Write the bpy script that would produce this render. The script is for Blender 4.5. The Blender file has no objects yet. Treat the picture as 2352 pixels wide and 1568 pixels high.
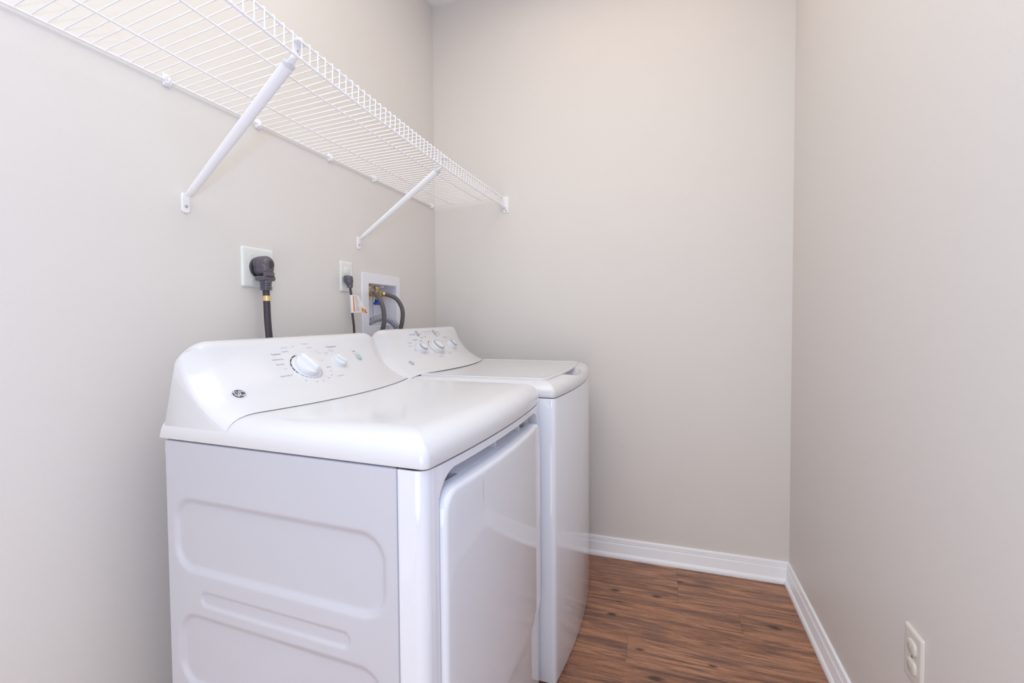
import bpy, bmesh, math, random
from mathutils import Vector, Matrix
random.seed(7)
S = bpy.context.scene
COL = S.collection
PI = math.pi

# ---------------------------------------------------------------- camera
def look(yaw, pitch, roll):
    cy, sy, cp, sp = math.cos(yaw), math.sin(yaw), math.cos(pitch), math.sin(pitch)
    f = Vector((sy*cp, cy*cp, sp)); r = Vector((cy, -sy, 0)); u = r.cross(f)
    cr, sr = math.cos(roll), math.sin(roll)
    r2 = r*cr + u*sr; u2 = u*cr - r*sr
    m = Matrix((r2, u2, -f)).transposed()
    return m
cam_data = bpy.data.cameras.new('camera'); cam = bpy.data.objects.new('camera', cam_data); COL.objects.link(cam)
cam_data.sensor_width = 36.0; cam_data.lens = 36.0*1069.693/2352
cam_data.shift_x = 18.25/2352; cam_data.shift_y = -21.99/2352
cam_data.clip_start = 0.02
cam.matrix_world = Matrix.Translation((1.1313, 0.0, 1.13)) @ look(-0.3283, -0.0320, -0.0075).to_4x4()
S.camera = cam

# ---------------------------------------------------------------- light
w = bpy.data.worlds.new('world'); S.world = w; w.use_nodes = True
bg = w.node_tree.nodes['Background']; bg.inputs[0].default_value = (0.85, 0.90, 1.0, 1); bg.inputs[1].default_value = 0.05
def area(name, loc, target, sx, sy, power, col, spread=PI):
    d = bpy.data.lights.new(name, 'AREA'); d.shape = 'RECTANGLE'; d.size = sx; d.size_y = sy
    d.energy = power; d.color = col; d.spread = spread
    o = bpy.data.objects.new(name, d); COL.objects.link(o); o.location = loc
    o.rotation_euler = (Vector(target)-Vector(loc)).to_track_quat('-Z', 'Y').to_euler()
    return o
area('ceiling_lamp_light', (0.85, 0.10, 2.70), (0.85, 0.10, 0), 1.5, 1.9, 20.0, (0.985, 0.99, 0.90))
area('ceiling_deep_light', (0.95, 1.45, 2.70), (0.95, 1.45, 0), 1.1, 1.1, 3.8, (1.0, 0.80, 0.60))
area('low_fill_light', (0.82, -1.00, 0.55), (0.82, 2.0, 0.35), 1.4, 1.0, 14.5, (1.0, 0.97, 0.92))  # fill added near the floor to lift the lower walls, not a real source
fl = bpy.data.lights.new('camera_flash', 'POINT'); fl.energy = 11.0; fl.shadow_soft_size = 0.025; fl.color = (0.26, 0.50, 1.0)
flo = bpy.data.objects.new('camera_flash', fl); COL.objects.link(flo); flo.location = (1.08, -0.06, 1.37)

S.view_settings.view_transform = 'Standard'; S.view_settings.look = 'None'
S.view_settings.gamma = 1.0; S.view_settings.use_curve_mapping = False
S.view_settings.exposure = 0.16
S.cycles.max_bounces = 10; S.cycles.diffuse_bounces = 6; S.cycles.glossy_bounces = 4
S.cycles.use_denoising = True

# ---------------------------------------------------------------- helpers
def srgb(r, g, b):
    f = lambda c: (c/255/12.92) if c/255 <= .04045 else ((c/255+.055)/1.055)**2.4
    return (f(r), f(g), f(b), 1)
def mat(name, col, rough=.5, metal=0.0, spec=.5, bump=0.0, bscale=300, coat=0.0, var=0.0):
    m = bpy.data.materials.new(name); m.use_nodes = True
    nt = m.node_tree; b = nt.nodes['Principled BSDF']
    b.inputs['Base Color'].default_value = col; b.inputs['Roughness'].default_value = rough
    b.inputs['Metallic'].default_value = metal; b.inputs['Specular IOR Level'].default_value = spec
    if coat: b.inputs['Coat Weight'].default_value = coat; b.inputs['Coat Roughness'].default_value = .05
    tc = nt.nodes.new('ShaderNodeTexCoord')
    if bump:
        n = nt.nodes.new('ShaderNodeTexNoise'); n.inputs['Scale'].default_value = bscale; n.inputs['Detail'].default_value = 3
        nt.links.new(tc.outputs['Object'], n.inputs['Vector'])
        bp = nt.nodes.new('ShaderNodeBump'); bp.inputs['Strength'].default_value = bump; bp.inputs['Distance'].default_value = .002
        nt.links.new(n.outputs['Fac'], bp.inputs['Height']); nt.links.new(bp.outputs['Normal'], b.inputs['Normal'])
    if var:
        n = nt.nodes.new('ShaderNodeTexNoise'); n.inputs['Scale'].default_value = 6; n.inputs['Detail'].default_value = 4
        nt.links.new(tc.outputs['Object'], n.inputs['Vector'])
        mx = nt.nodes.new('ShaderNodeMix'); mx.data_type = 'RGBA'
        mx.inputs['A'].default_value = col; mx.inputs['B'].default_value = tuple(c*(1-var) for c in col[:3])+(1,)
        nt.links.new(n.outputs['Fac'], mx.inputs['Factor']); nt.links.new(mx.outputs['Result'], b.inputs['Base Color'])
    return m

M = {}
M['wall'] = mat('wall_paint', srgb(223, 219.5, 217), .48, spec=.35, bump=.12, bscale=420, var=.015)
M['ceiling'] = mat('ceiling_paint', srgb(240, 240, 242), .8, spec=.2, bump=.1, bscale=200)
M['trim'] = mat('trim_paint', srgb(242, 244, 250), .32, spec=.5, bump=.05, bscale=60)
M['enamel'] = mat('white_enamel', srgb(222, 225, 235), .05, spec=.5)
M['lid'] = mat('white_lid_enamel', srgb(219, 220, 225), .14, spec=.5)
M['side'] = mat('white_enamel_shaded', srgb(194, 195, 205), .30, spec=.45)  # same white enamel, with the dryer side's shade darkened into the colour
M['plastic'] = mat('white_plastic', srgb(230, 230, 234), .25, spec=.5)
M['knob'] = mat('knob_plastic', srgb(226, 229, 234), .28, spec=.5)
M['greyplastic'] = mat('pale_grey_plastic', srgb(176, 177, 185), .3, spec=.5)
M['startbtn'] = mat('grey_green_plastic', srgb(176, 200, 195), .35)
M['wire'] = mat('white_epoxy_wire', srgb(242, 242, 246), .3, spec=.5)
M['wiregrey'] = mat('light_grey_plastic', srgb(216, 217, 224), .35)
M['plate'] = mat('white_cover_plate', srgb(228, 231, 229), .25)
M['plateold'] = mat('cream_cover_plate', srgb(221, 217, 211), .25)
M['slot'] = mat('dark_slot', srgb(60, 58, 58), .6)
M['black'] = mat('black_rubber', srgb(60, 57, 63), .34, spec=.5)
M['plug'] = mat('dark_grey_vinyl', srgb(92, 87, 97), .28, spec=.5)
M['hose'] = mat('dark_grey_hose', srgb(90, 86, 88), .42, spec=.5)
M['drain'] = mat('grey_corrugated_hose', srgb(168, 171, 183), .35)
M['brass'] = mat('brass', srgb(206, 180, 124), .3, metal=.6)
M['steel'] = mat('screw_steel', srgb(170, 172, 178), .3, metal=1.0)
M['gold'] = mat('gold_band', srgb(240, 205, 140), .3, metal=.6)
M['blue'] = mat('blue_plastic', srgb(20, 70, 180), .35)
M['boxw'] = mat('white_box_plastic', srgb(234, 234, 242), .35)
M['tag'] = mat('tag_vinyl', srgb(236, 234, 234), .4)
M['orange'] = mat('orange_print', srgb(236, 128, 48), .5)
M['yellow'] = mat('yellow_print', srgb(244, 176, 30), .5)
M['red'] = mat('red_print', srgb(226, 70, 40), .5)
M['ink'] = mat('dark_ink', srgb(66, 60, 68), .5)
M['inkgrey'] = mat('grey_ink', srgb(132, 132, 142), .5)
M['inklight'] = mat('light_grey_ink', srgb(178, 180, 190), .5)
M['inkblue'] = mat('blue_ink', srgb(70, 168, 214), .5)
M['badge'] = mat('badge_dark', srgb(74, 74, 82), .3, metal=.2)
M['badgelight'] = mat('badge_silver', srgb(214, 214, 222), .25, metal=.3)
M['badgepale'] = mat('badge_pale_grey', srgb(168, 166, 180), .3, metal=.1)
M['cream'] = mat('cream_plastic', srgb(224, 216, 190), .5)
M['rust'] = mat('stain_drip', srgb(226, 214, 196), .3)

def wood_mat():
    m = bpy.data.materials.new('vinyl_wood_plank'); m.use_nodes = True; nt = m.node_tree; L = nt.links.new
    b = nt.nodes['Principled BSDF']; b.inputs['Roughness'].default_value = .42; b.inputs['Specular IOR Level'].default_value = .35
    N = nt.nodes.new
    tc = N('ShaderNodeTexCoord'); oi = N('ShaderNodeObjectInfo')
    mul = N('ShaderNodeVectorMath'); mul.operation = 'MULTIPLY_ADD'
    cb = N('ShaderNodeCombineXYZ'); 
    r1 = N('ShaderNodeMath'); r1.operation = 'MULTIPLY'; r1.inputs[1].default_value = 37.0; L(oi.outputs['Random'], r1.inputs[0])
    r2 = N('ShaderNodeMath'); r2.operation = 'MULTIPLY'; r2.inputs[1].default_value = 91.0; L(oi.outputs['Random'], r2.inputs[0])
    L(r1.outputs[0], cb.inputs[0]); L(r2.outputs[0], cb.inputs[1]); L(r1.outputs[0], cb.inputs[2])
    add = N('ShaderNodeVectorMath'); add.operation = 'ADD'; L(tc.outputs['Object'], add.inputs[0]); L(cb.outputs[0], add.inputs[1])
    def noise(sx, sy, scale, detail, rough=.6, dist=0.0):
        mp = N('ShaderNodeMapping'); mp.inputs['Scale'].default_value = (sx, sy, 1); L(add.outputs[0], mp.inputs[0])
        n = N('ShaderNodeTexNoise'); n.inputs['Scale'].default_value = scale; n.inputs['Detail'].default_value = detail
        n.inputs['Roughness'].default_value = rough; n.inputs['Distortion'].default_value = dist
        L(mp.outputs[0], n.inputs['Vector']); return n
    def ramp(src, stops):
        r = N('ShaderNodeValToRGB'); e = r.color_ramp.elements
        e[0].position, e[0].color = stops[0]; e[1].position, e[1].color = stops[-1]
        for p, c in stops[1:-1]:
            q = e.new(p); q.color = c
        L(src, r.inputs[0]); return r
    g = lambda v: (v, v, v, 1)
    broad = noise(1.3, 8.5, 1.7, 5, .62, 1.0)        # wide tonal bands
    streak = noise(1.3, 19, 2.2, 10, .76, 1.3)         # dark weathered streaks
    thin = noise(2.2, 78, 2.0, 8, .74, .8)           # thin cracks along the grain
    fine = noise(9, 240, 2.0, 6, .75, .2)            # fine grain
    grit = noise(70, 150, 3.0, 4, .75)
    def mixc(fac, a_, b_, mode='MIX'):
        mx = N('ShaderNodeMix'); mx.data_type = 'RGBA'; mx.blend_type = mode
        if isinstance(fac, float): mx.inputs['Factor'].default_value = fac
        else: L(fac, mx.inputs['Factor'])
        for k_, v_ in (('A', a_), ('B', b_)):
            if isinstance(v_, tuple): mx.inputs[k_].default_value = v_
            else: L(v_, mx.inputs[k_])
        return mx.outputs['Result']
    def times(a_, b_):
        q = N('ShaderNodeMath'); q.operation = 'MULTIPLY'; L(a_, q.inputs[0])
        if isinstance(b_, float): q.inputs[1].default_value = b_
        else: L(b_, q.inputs[1])
        return q.outputs[0]
    base = ramp(broad.outputs['Fac'], [(.28, srgb(128, 93, 78)), (.42, srgb(160, 115, 91)), (.55, srgb(190, 139, 109)), (.70, srgb(176, 130, 107))])
    patch = noise(.8, 9, 2.6, 6, .66, 1.4)           # whole dark bands
    pm = ramp(patch.outputs['Fac'], [(.50, g(0)), (.57, g(.75)), (.66, g(1))])
    c0 = mixc(times(pm.outputs[0], .62), base.outputs[0], srgb(112, 86, 80))
    sm = ramp(streak.outputs['Fac'], [(.47, g(0)), (.55, g(.55)), (.65, g(1))])
    c1 = mixc(times(sm.outputs[0], .82), c0, srgb(92, 69, 63))
    tm = ramp(thin.outputs['Fac'], [(.55, g(0)), (.62, g(.8)), (.70, g(1))])
    c2 = mixc(times(tm.outputs[0], .62), c1, srgb(86, 62, 54))
    fm = ramp(fine.outputs['Fac'], [(.32, g(.66)), (.5, g(1.0)), (.72, g(1.22))])
    c3 = mixc(1.0, c2, fm.outputs[0], 'MULTIPLY')
    gm = ramp(grit.outputs['Fac'], [(.32, g(.84)), (.66, g(1.14))])
    c4 = mixc(1.0, c3, gm.outputs[0], 'MULTIPLY')
    # scattered knots, only some of the cells carry one
    mpk = N('ShaderNodeMapping'); mpk.inputs['Scale'].default_value = (4.6, 9.5, 1); L(add.outputs[0], mpk.inputs[0])
    warp = N('ShaderNodeVectorMath'); warp.operation = 'MULTIPLY_ADD'; L(streak.outputs['Color'], warp.inputs[0]); warp.inputs[1].default_value = (.35, .35, 0); L(mpk.outputs[0], warp.inputs[2])
    vo = N('ShaderNodeTexVoronoi'); vo.voronoi_dimensions = '2D'; vo.inputs['Scale'].default_value = 1.0; L(warp.outputs[0], vo.inputs['Vector'])
    sepc = N('ShaderNodeSeparateColor'); L(vo.outputs['Color'], sepc.inputs[0])
    pick = N('ShaderNodeMath'); pick.operation = 'GREATER_THAN'; pick.inputs[1].default_value = .66; L(sepc.outputs[0], pick.inputs[0])
    size = N('ShaderNodeMapRange'); size.inputs['To Min'].default_value = 1.0; size.inputs['To Max'].default_value = 2.4; L(sepc.outputs[1], size.inputs['Value'])
    km = ramp(times(vo.outputs['Distance'], size.outputs[0]), [(.04, g(.95)), (.10, g(.70)), (.13, g(.25)), (.20, g(0))])
    class _R: pass
    mx4 = _R(); mx4.outputs = {'Result': mixc(times(km.outputs[0], pick.outputs[0]), c4, srgb(72, 56, 56))}
    # per plank tone
    tv = N('ShaderNodeMapRange'); tv.inputs['To Min'].default_value = .90; tv.inputs['To Max'].default_value = 1.08; L(oi.outputs['Random'], tv.inputs['Value'])
    hv = N('ShaderNodeHueSaturation'); L(tv.outputs[0], hv.inputs['Value']); L(mx4.outputs['Result'], hv.inputs['Color'])
    L(hv.outputs[0], b.inputs['Base Color'])
    bp = N('ShaderNodeBump'); bp.inputs['Strength'].default_value = .25; bp.inputs['Distance'].default_value = .001
    L(fine.outputs['Fac'], bp.inputs['Height']); L(bp.outputs[0], b.inputs['Normal'])
    return m
M['wood'] = wood_mat()

def wloc(p):
    v = Vector((0, 0, 0))
    while p: v += p.location; p = p.parent
    return v
def finish(name, bm, m, parent=None, smooth=35, origin=None):
    """link a bmesh given in the parent root's (unrotated) world frame"""
    me = bpy.data.meshes.new(name)
    off = wloc(parent) if parent else Vector((0, 0, 0))
    bmesh.ops.recalc_face_normals(bm, faces=bm.faces[:])
    o = bpy.data.objects.new(name, me)
    loc = Vector((0, 0, 0))
    if origin is not None:
        loc = Vector(origin) - off
    bmesh.ops.translate(bm, verts=bm.verts[:], vec=-(off+loc))
    bm.to_mesh(me); bm.free()
    o.location = loc
    if smooth:
        me.shade_smooth(); me.set_sharp_from_angle(angle=math.radians(smooth))
    if m: me.materials.append(m)
    COL.objects.link(o)
    if parent: o.parent = parent
    return o
def thing(name, label, cat, loc, group=None):
    o = bpy.data.objects.new(name, None); COL.objects.link(o); o.location = loc; o.empty_display_size = .05
    o['label'] = label; o['category'] = cat
    if group: o['group'] = group
    return o
def struct(o): o['kind'] = 'structure'; return o
def add_box(bm, lo, hi, bevel=0.0, seg=2):
    r = bmesh.ops.create_cube(bm, size=1)
    vs = r['verts']
    for v in vs:
        v.co = Vector([lo[i]+(v.co[i]+.5)*(hi[i]-lo[i]) for i in range(3)])
    if bevel:
        es = list({e for v in vs for e in v.link_edges})
        bmesh.ops.bevel(bm, geom=es, offset=bevel, segments=seg, profile=.5, affect='EDGES')
def box(lo, hi, bevel=0.0, seg=2):
    bm = bmesh.new(); add_box(bm, lo, hi, bevel, seg); return bm
def loft(bm, rings, cap0=True, cap1=True, closed=True):
    vr = [[bm.verts.new(p) for p in r] for r in rings]
    n = len(vr[0])
    for a, b in zip(vr, vr[1:]):
        for i in range(n if closed else n-1):
            j = (i+1) % n
            try: bm.faces.new((a[i], a[j], b[j], b[i]))
            except ValueError: pass
    if cap0: bm.faces.new(vr[0][::-1])
    if cap1: bm.faces.new(vr[-1])
    return vr
def tube(bm, pts, r, n=10, caps=True):
    """r a number or a list"""
    pts = [Vector(p) for p in pts]; rs = r if isinstance(r, (list, tuple)) else [r]*len(pts)
    rings = []; prev = None
    for i, p in enumerate(pts):
        t = (pts[min(i+1, len(pts)-1)]-pts[max(i-1, 0)]).normalized()
        if prev is None:
            a = Vector((0, 0, 1)) if abs(t.z) < .9 else Vector((1, 0, 0))
            u = t.cross(a).normalized()
        else:
            u = (prev - t*prev.dot(t)).normalized()
        prev = u; v = t.cross(u)
        rings.append([p + (u*math.cos(2*PI*k/n)+v*math.sin(2*PI*k/n))*rs[i] for k in range(n)])
    loft(bm, rings, caps, caps)
def spline(pts, per=8):
    P = [Vector(p) for p in pts]; P = [P[0]*2-P[1]]+P+[P[-1]*2-P[-2]]; out = []
    for i in range(1, len(P)-2):
        a, b, c, d = P[i-1:i+3]
        for k in range(per):
            t = k/per
            out.append(.5*((2*b)+(c-a)*t+(2*a-5*b+4*c-d)*t*t+(3*b-a-3*c+d)*t**3))
    out.append(P[-2]); return out
def lathe(bm, prof, c, ax, n=32, up=None):
    """prof: (radius, height along ax)"""
    ax = Vector(ax).normalized(); a = Vector(up) if up else (Vector((0, 0, 1)) if abs(ax.z) < .9 else Vector((1, 0, 0)))
    u = ax.cross(a).normalized(); v = ax.cross(u); c = Vector(c)
    rings = [[c+ax*h+(u*math.cos(2*PI*k/n)+v*math.sin(2*PI*k/n))*max(r, 1e-5) for k in range(n)] for r, h in prof]
    loft(bm, rings)
class Outline(list):
    """rounded rectangle that remembers how it was made, so insets keep clean corners"""
def inset_poly(pts, d):
    if isinstance(pts, Outline):
        x0, y0, x1, y1, rr, k, fb = pts.args
        return rrect(x0+d, y0+d, x1-d, y1-d, [max(q-d, .0004+.0001*i) for i, q in enumerate(rr)], k, fb)
    n = len(pts); out = []
    for i in range(n):
        a, b, c = Vector(pts[i-1]), Vector(pts[i]), Vector(pts[(i+1) % n])
        t1 = (b-a).normalized(); t2 = (c-b).normalized()
        n1 = Vector((-t1.y, t1.x)); n2 = Vector((-t2.y, t2.x)); m = (n1+n2)
        m = m/max(m.length_squared/2, .3) if m.length > 1e-6 else n1
        out.append(tuple(b+m*d))
    return out
def rrect(x0, y0, x1, y1, r, n=6, front_bow=0.0):
    """CCW rounded rectangle in plan, x1 side bowed outward"""
    pts = []
    rr = r if isinstance(r, (list, tuple)) else [r]*4      # corners: (x0,y0),(x1,y0),(x1,y1),(x0,y1)
    cs = [(x0+rr[0], y0+rr[0], PI, rr[0]), (x1-rr[1], y0+rr[1], 1.5*PI, rr[1]), (x1-rr[2], y1-rr[2], 0, rr[2]), (x0+rr[3], y1-rr[3], .5*PI, rr[3])]
    for k, (cx, cy, a0, q) in enumerate(cs):
        for i in range(n+1):
            a = a0+.5*PI*i/n; pts.append((cx+q*math.cos(a), cy+q*math.sin(a)))
        if k == 1 and front_bow:
            ya, yb = y0+rr[1], y1-rr[2]
            for i in range(1, 24):
                pts.append((x1, ya+(yb-ya)*i/24))
    if front_bow:
        ym, h = (y0+y1)/2, (y1-y0)/2
        pts = [(x+front_bow*max(0, 1-((y-ym)/h)**2)*max(0, min(1, (x-(x1-.1))/.1)), y) for x, y in pts]
    out = Outline(pts); out.args = (x0, y0, x1, y1, rr, n, front_bow)
    return out
def sstep(a, b, x):
    t = max(0., min(1., (x-a)/(b-a))); return t*t*(3-2*t)
def sdrr(x, z, x0, z0, x1, z1, r):
    """signed distance to rounded rectangle (negative inside)"""
    cx, cz = (x0+x1)/2, (z0+z1)/2; hx, hz = (x1-x0)/2-r, (z1-z0)/2-r
    dx, dz = abs(x-cx)-hx, abs(z-cz)-hz
    return math.hypot(max(dx, 0), max(dz, 0))+min(max(dx, dz), 0)-r
def grid(bm, us, vs, f):
    V = [[bm.verts.new(f(u, v)) for v in vs] for u in us]
    for i in range(len(us)-1):
        for j in range(len(vs)-1):
            bm.faces.new((V[i][j], V[i+1][j], V[i+1][j+1], V[i][j+1]))
    return V
def lin(a, b, n): return [a+(b-a)*i/n for i in range(n+1)]
def text_verts(txt, size, align='CENTER'):
    c = bpy.data.curves.new('t', 'FONT'); c.body = txt; c.size = size; c.align_x = align; c.align_y = 'CENTER'; c.resolution_u = 2
    o = bpy.data.objects.new('t', c); COL.objects.link(o)
    bpy.context.view_layer.update()
    ev = o.evaluated_get(bpy.context.evaluated_depsgraph_get()); me = ev.to_mesh()
    vs = [tuple(v.co) for v in me.vertices]; fs = [tuple(p.vertices) for p in me.polygons]
    ev.to_mesh_clear(); bpy.data.objects.remove(o); bpy.data.curves.remove(c)
    return vs, fs
def add_faces(bm, vs, fs):
    V = [bm.verts.new(v) for v in vs]
    for f in fs:
        try: bm.faces.new([V[i] for i in f])
        except ValueError: pass
def boolean_cut(o, cutters):
    for c in cutters:
        md = o.modifiers.new('cut', 'BOOLEAN'); md.operation = 'DIFFERENCE'; md.object = c; md.solver = 'EXACT'
    bpy.context.view_layer.update()
    me = bpy.data.meshes.new_from_object(o.evaluated_get(bpy.context.evaluated_depsgraph_get()))
    old = o.data; o.modifiers.clear(); o.data = me; me.name = old.name
    for c in cutters: bpy.data.objects.remove(c)
    me.shade_smooth(); me.set_sharp_from_angle(angle=math.radians(35))

# ---------------------------------------------------------------- room shell
W, D, H, Y0 = 1.639, 2.2113, 2.7323, -.95
T = .12
bm = bmesh.new()
add_box(bm, (-T, Y0-T, -.06), (W+T, D+T, -.0062))
floor = struct(finish('floor', bm, M['slot'], smooth=0))
HY0, HY1, HZ0, HZ1 = 1.611, 1.822, 1.096, 1.272          # opening of the supply box
bm = bmesh.new()
add_box(bm, (-T, Y0, -.006), (0, HY0, H)); add_box(bm, (-T, HY1, -.006), (0, D, H))
add_box(bm, (-T, HY0, -.006), (0, HY1, HZ0)); add_box(bm, (-T, HY0, HZ1), (0, HY1, H))
struct(finish('wall_left', bm, M['wall'], smooth=0))
struct(finish('wall_back', box((-T, D, -.006), (W+T, D+T, H)), M['wall'], smooth=0))
struct(finish('wall_right', box((W, Y0, -.006), (W+T, D, H)), M['wall'], smooth=0))
bm = bmesh.new()                                           # wall behind the viewer with its open doorway
add_box(bm, (-T, Y0-T, -.006), (.08, Y0, H)); add_box(bm, (1.57, Y0-T, -.006), (W+T, Y0, H)); add_box(bm, (.08, Y0-T, 2.30), (1.57, Y0, H))
struct(finish('wall_front', bm, M['wall'], smooth=0))
struct(finish('ceiling', box((-T, Y0-T, H), (W+T, D+T, H+.06)), M['ceiling'], smooth=0))

# planks, rows along x, each its own piece
PW = .1272; gap = .00015
rows = []
k = 0
while 1.919+PW*2-PW*k > Y0-.05:
    rows.append((1.919+PW*2-PW*(k+1), D if k == 1 else 1.919+PW*2-PW*k)); k += 1
starts = {1: 1.194, 2: 1.406, 3: .55, 4: 1.02, 0: .75}
for i, (ya, yb) in enumerate(rows):
    if i == 0: continue
    ya, yb = max(ya, Y0), min(yb, D)
    if yb-ya < .02: continue
    j0 = starts.get(i, random.uniform(.2, 1.4))
    xs = [j0]
    while xs[0] > 0: xs.insert(0, xs[0]-1.22)
    while xs[-1] < W: xs.append(xs[-1]+1.22)
    for a, b in zip(xs, xs[1:]):
        a, b = max(a, 0), min(b, W)
        if b-a < .01: continue
        bm = box((a+gap, ya+gap, -.006), (b-gap, yb-gap, 0), .0004, 1)
        finish('plank', bm, M['wood'], floor, smooth=0, origin=((a+b)/2, (ya+yb)/2, 0))

# baseboards: profile (distance from wall, height)
BP = [(0, 0), (.021, 0), (.0215, .006), (.0205, .012), (.0175, .018), (.0135, .0215), (.0125, .024), (.0125, .062), (.0112, .0655), (.0098, .0670), (.0098, .0725), (.0088, .0745), (.0088, .0800), (.0078, .0835), (.0072, .087), (.0045, .0898), (0, .0902)]
def baseboard(name, mapf, l0, l1):
    bm = bmesh.new(); loft(bm, [[mapf(l, d, z) for d, z in BP] for l in (l0, l1)])
    struct(finish(name, bm, M['trim'], smooth=25))
baseboard('baseboard_back', lambda l, d, z: (l, D-d, z), 0.0, W)
baseboard('baseboard_right', lambda l, d, z: (W-d, l, z), Y0, D-.0005)
baseboard('baseboard_left', lambda l, d, z: (d, l, z), Y0, D-.022)

# ---------------------------------------------------------------- appliance console (shared shape)
def mixf(a, b, w): return a+(b-a)*w
class Console:
    def __init__(s, yc, half, dx, dz, seat): s.yc, s.half, s.dx, s.dz, s.seat = yc, half, dx, dz, seat
    def seat_z(s, d):
        e = s.half-abs(d)+.001; q = s.seat
        for (i0, z0), (i1, z1) in zip(q, q[1:]):
            if e <= i1: return z0+(z1-z0)*max(0, e-i0)/max(1e-6, i1-i0)
        return q[-1][1]
    def w(s, d):
        e = s.half-abs(d); r = .07
        return 1.0 if e >= r else math.sqrt(max(0, 1-(1-max(e, 0)/r)**2))
    def front(s, d, t):
        w = s.w(d); q = (d/s.half)**2
        p2x = .385-.05*q/(.30/.336)**2
        p0 = (mixf(.180, .202-.010*q, w), mixf(1.040, 1.074, w))
        p1 = (mixf(.205, p2x-.115, w), mixf(.958, .972, w))
        p2 = (mixf(.315, p2x, w), s.seat_z(d)+.0017-s.dz)
        a, b, c = (1-t)**2, 2*t*(1-t), t*t
        return (a*p0[0]+b*p1[0]+c*p2[0]+s.dx, a*p0[1]+b*p1[1]+c*p2[1]+s.dz)
    def ring(s, d):
        w = s.w(d); y = s.yc+d
        f = [s.front(d, i/18) for i in range(19)]
        zt = f[0][1]; xt = f[0][0]
        b0 = (.131+s.dx*.5, .890); b1 = (mixf(.166, .150, w)+s.dx, mixf(1.010, zt-.022, w))
        top = [b0, b1, (mixf(.172, .153, w)+s.dx, mixf(1.030, zt-.006, w)), (mixf(.174, .162, w)+s.dx, mixf(1.038, zt+.004, w)),
               (mixf(.176, .176, w)+s.dx, mixf(1.042, zt+.008, w)), (mixf(.178, .190, w)+s.dx, mixf(1.042, zt+.006, w))]
        bot = [(f[-1][0]-.004, f[-1][1]-.0015), (f[-1][0]-.03, f[-1][1]-.003), (f[-1][0]-.05, .890)]
        return [(x, y, z) for x, z in top+f+bot]
    def mesh(s):
        bm = bmesh.new(); h = s.half
        ds = [-h+.0004] + [-h+.07*(1-math.cos(PI/2*i/14)) for i in range(1, 15)]
        ds = ds + lin(-h+.07, h-.07, 30)[1:-1] + [-d for d in ds[::-1]]
        loft(bm, [s.ring(d) for d in ds])
        return bm
    def frame(s, d, t):
        x, z = s.front(d, t); e = 1e-3
        x1, z1 = s.front(d, t+e); x0, z0 = s.front(d, t-e)
        down = Vector((x1-x0, 0, z1-z0)); L = down.length/(2*e); down.normalize()
        xa, za = s.front(d+e, t); xb, zb = s.front(d-e, t)
        along = Vector((xa-xb, 2*e, za-zb)).normalized()
        nrm = along.cross(-down).normalized()
        if nrm.x < 0: nrm = -nrm
        return Vector((x, s.yc+d, z)), nrm, along, -down, L
    def map2(s, d, t, u, v, off):
        """point at offset (u along, v up the face) from (d,t)"""
        L = s.frame(d, t)[4]
        p, n, *_ = s.frame(d+u, min(max(t-v/L, .0), .98))
        return p+n*off
    def text(s, bm, txt, d, t, size, off=.0004, align='CENTER'):
        vs, fs = text_verts(txt, size, align)
        add_faces(bm, [s.map2(d, t, x, y, off) for x, y, z in vs], fs)
    def arc(s, bm, d, t, r0, r1, a0, a1, off=.0005, n=None):
        n = n or max(2, int((a1-a0)/(PI/24)))
        vs = []; fs = []
        for i in range(n+1):
            a = a0+(a1-a0)*i/n
            for r in (r0, r1): vs.append(s.map2(d, t, r*math.cos(a), r*math.sin(a), off))
        for i in range(n): fs.append((2*i, 2*i+1, 2*i+3, 2*i+2))
        add_faces(bm, vs, fs)
    def lathe(s, d, t, prof, n=40):
        p, nr, al, up, L = s.frame(d, t)
        bm = bmesh.new(); lathe(bm, prof, p, nr, n); return bm
    def oriented(s, d, t, ang, fn):
        """bmesh from fn() in local (u,v,h) turned by ang about the face normal"""
        p, nr, al, up, L = s.frame(d, t); bm = fn()
        c, q = math.cos(ang), math.sin(ang)
        U = al*c+up*q; V = up*c-al*q
        for v in bm.verts:
            v.co = p+U*v.co.x+V*v.co.y+nr*v.co.z
        return bm

def grip_bar(lx, ly, h0, h1):
    """rounded tapered bar for a knob"""
    bm = bmesh.new()
    out = [rrect(-lx, -ly, lx, ly, min(lx, ly)*.98, 8)]
    r = []
    for ins, h in ((0, h0), (0, h0+(h1-h0)*.75), (.0015, h1-.001), (.003, h1)):
        r.append([(x, y, h) for x, y in inset_poly(out[0], ins)])
    loft(bm, r); return bm

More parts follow.
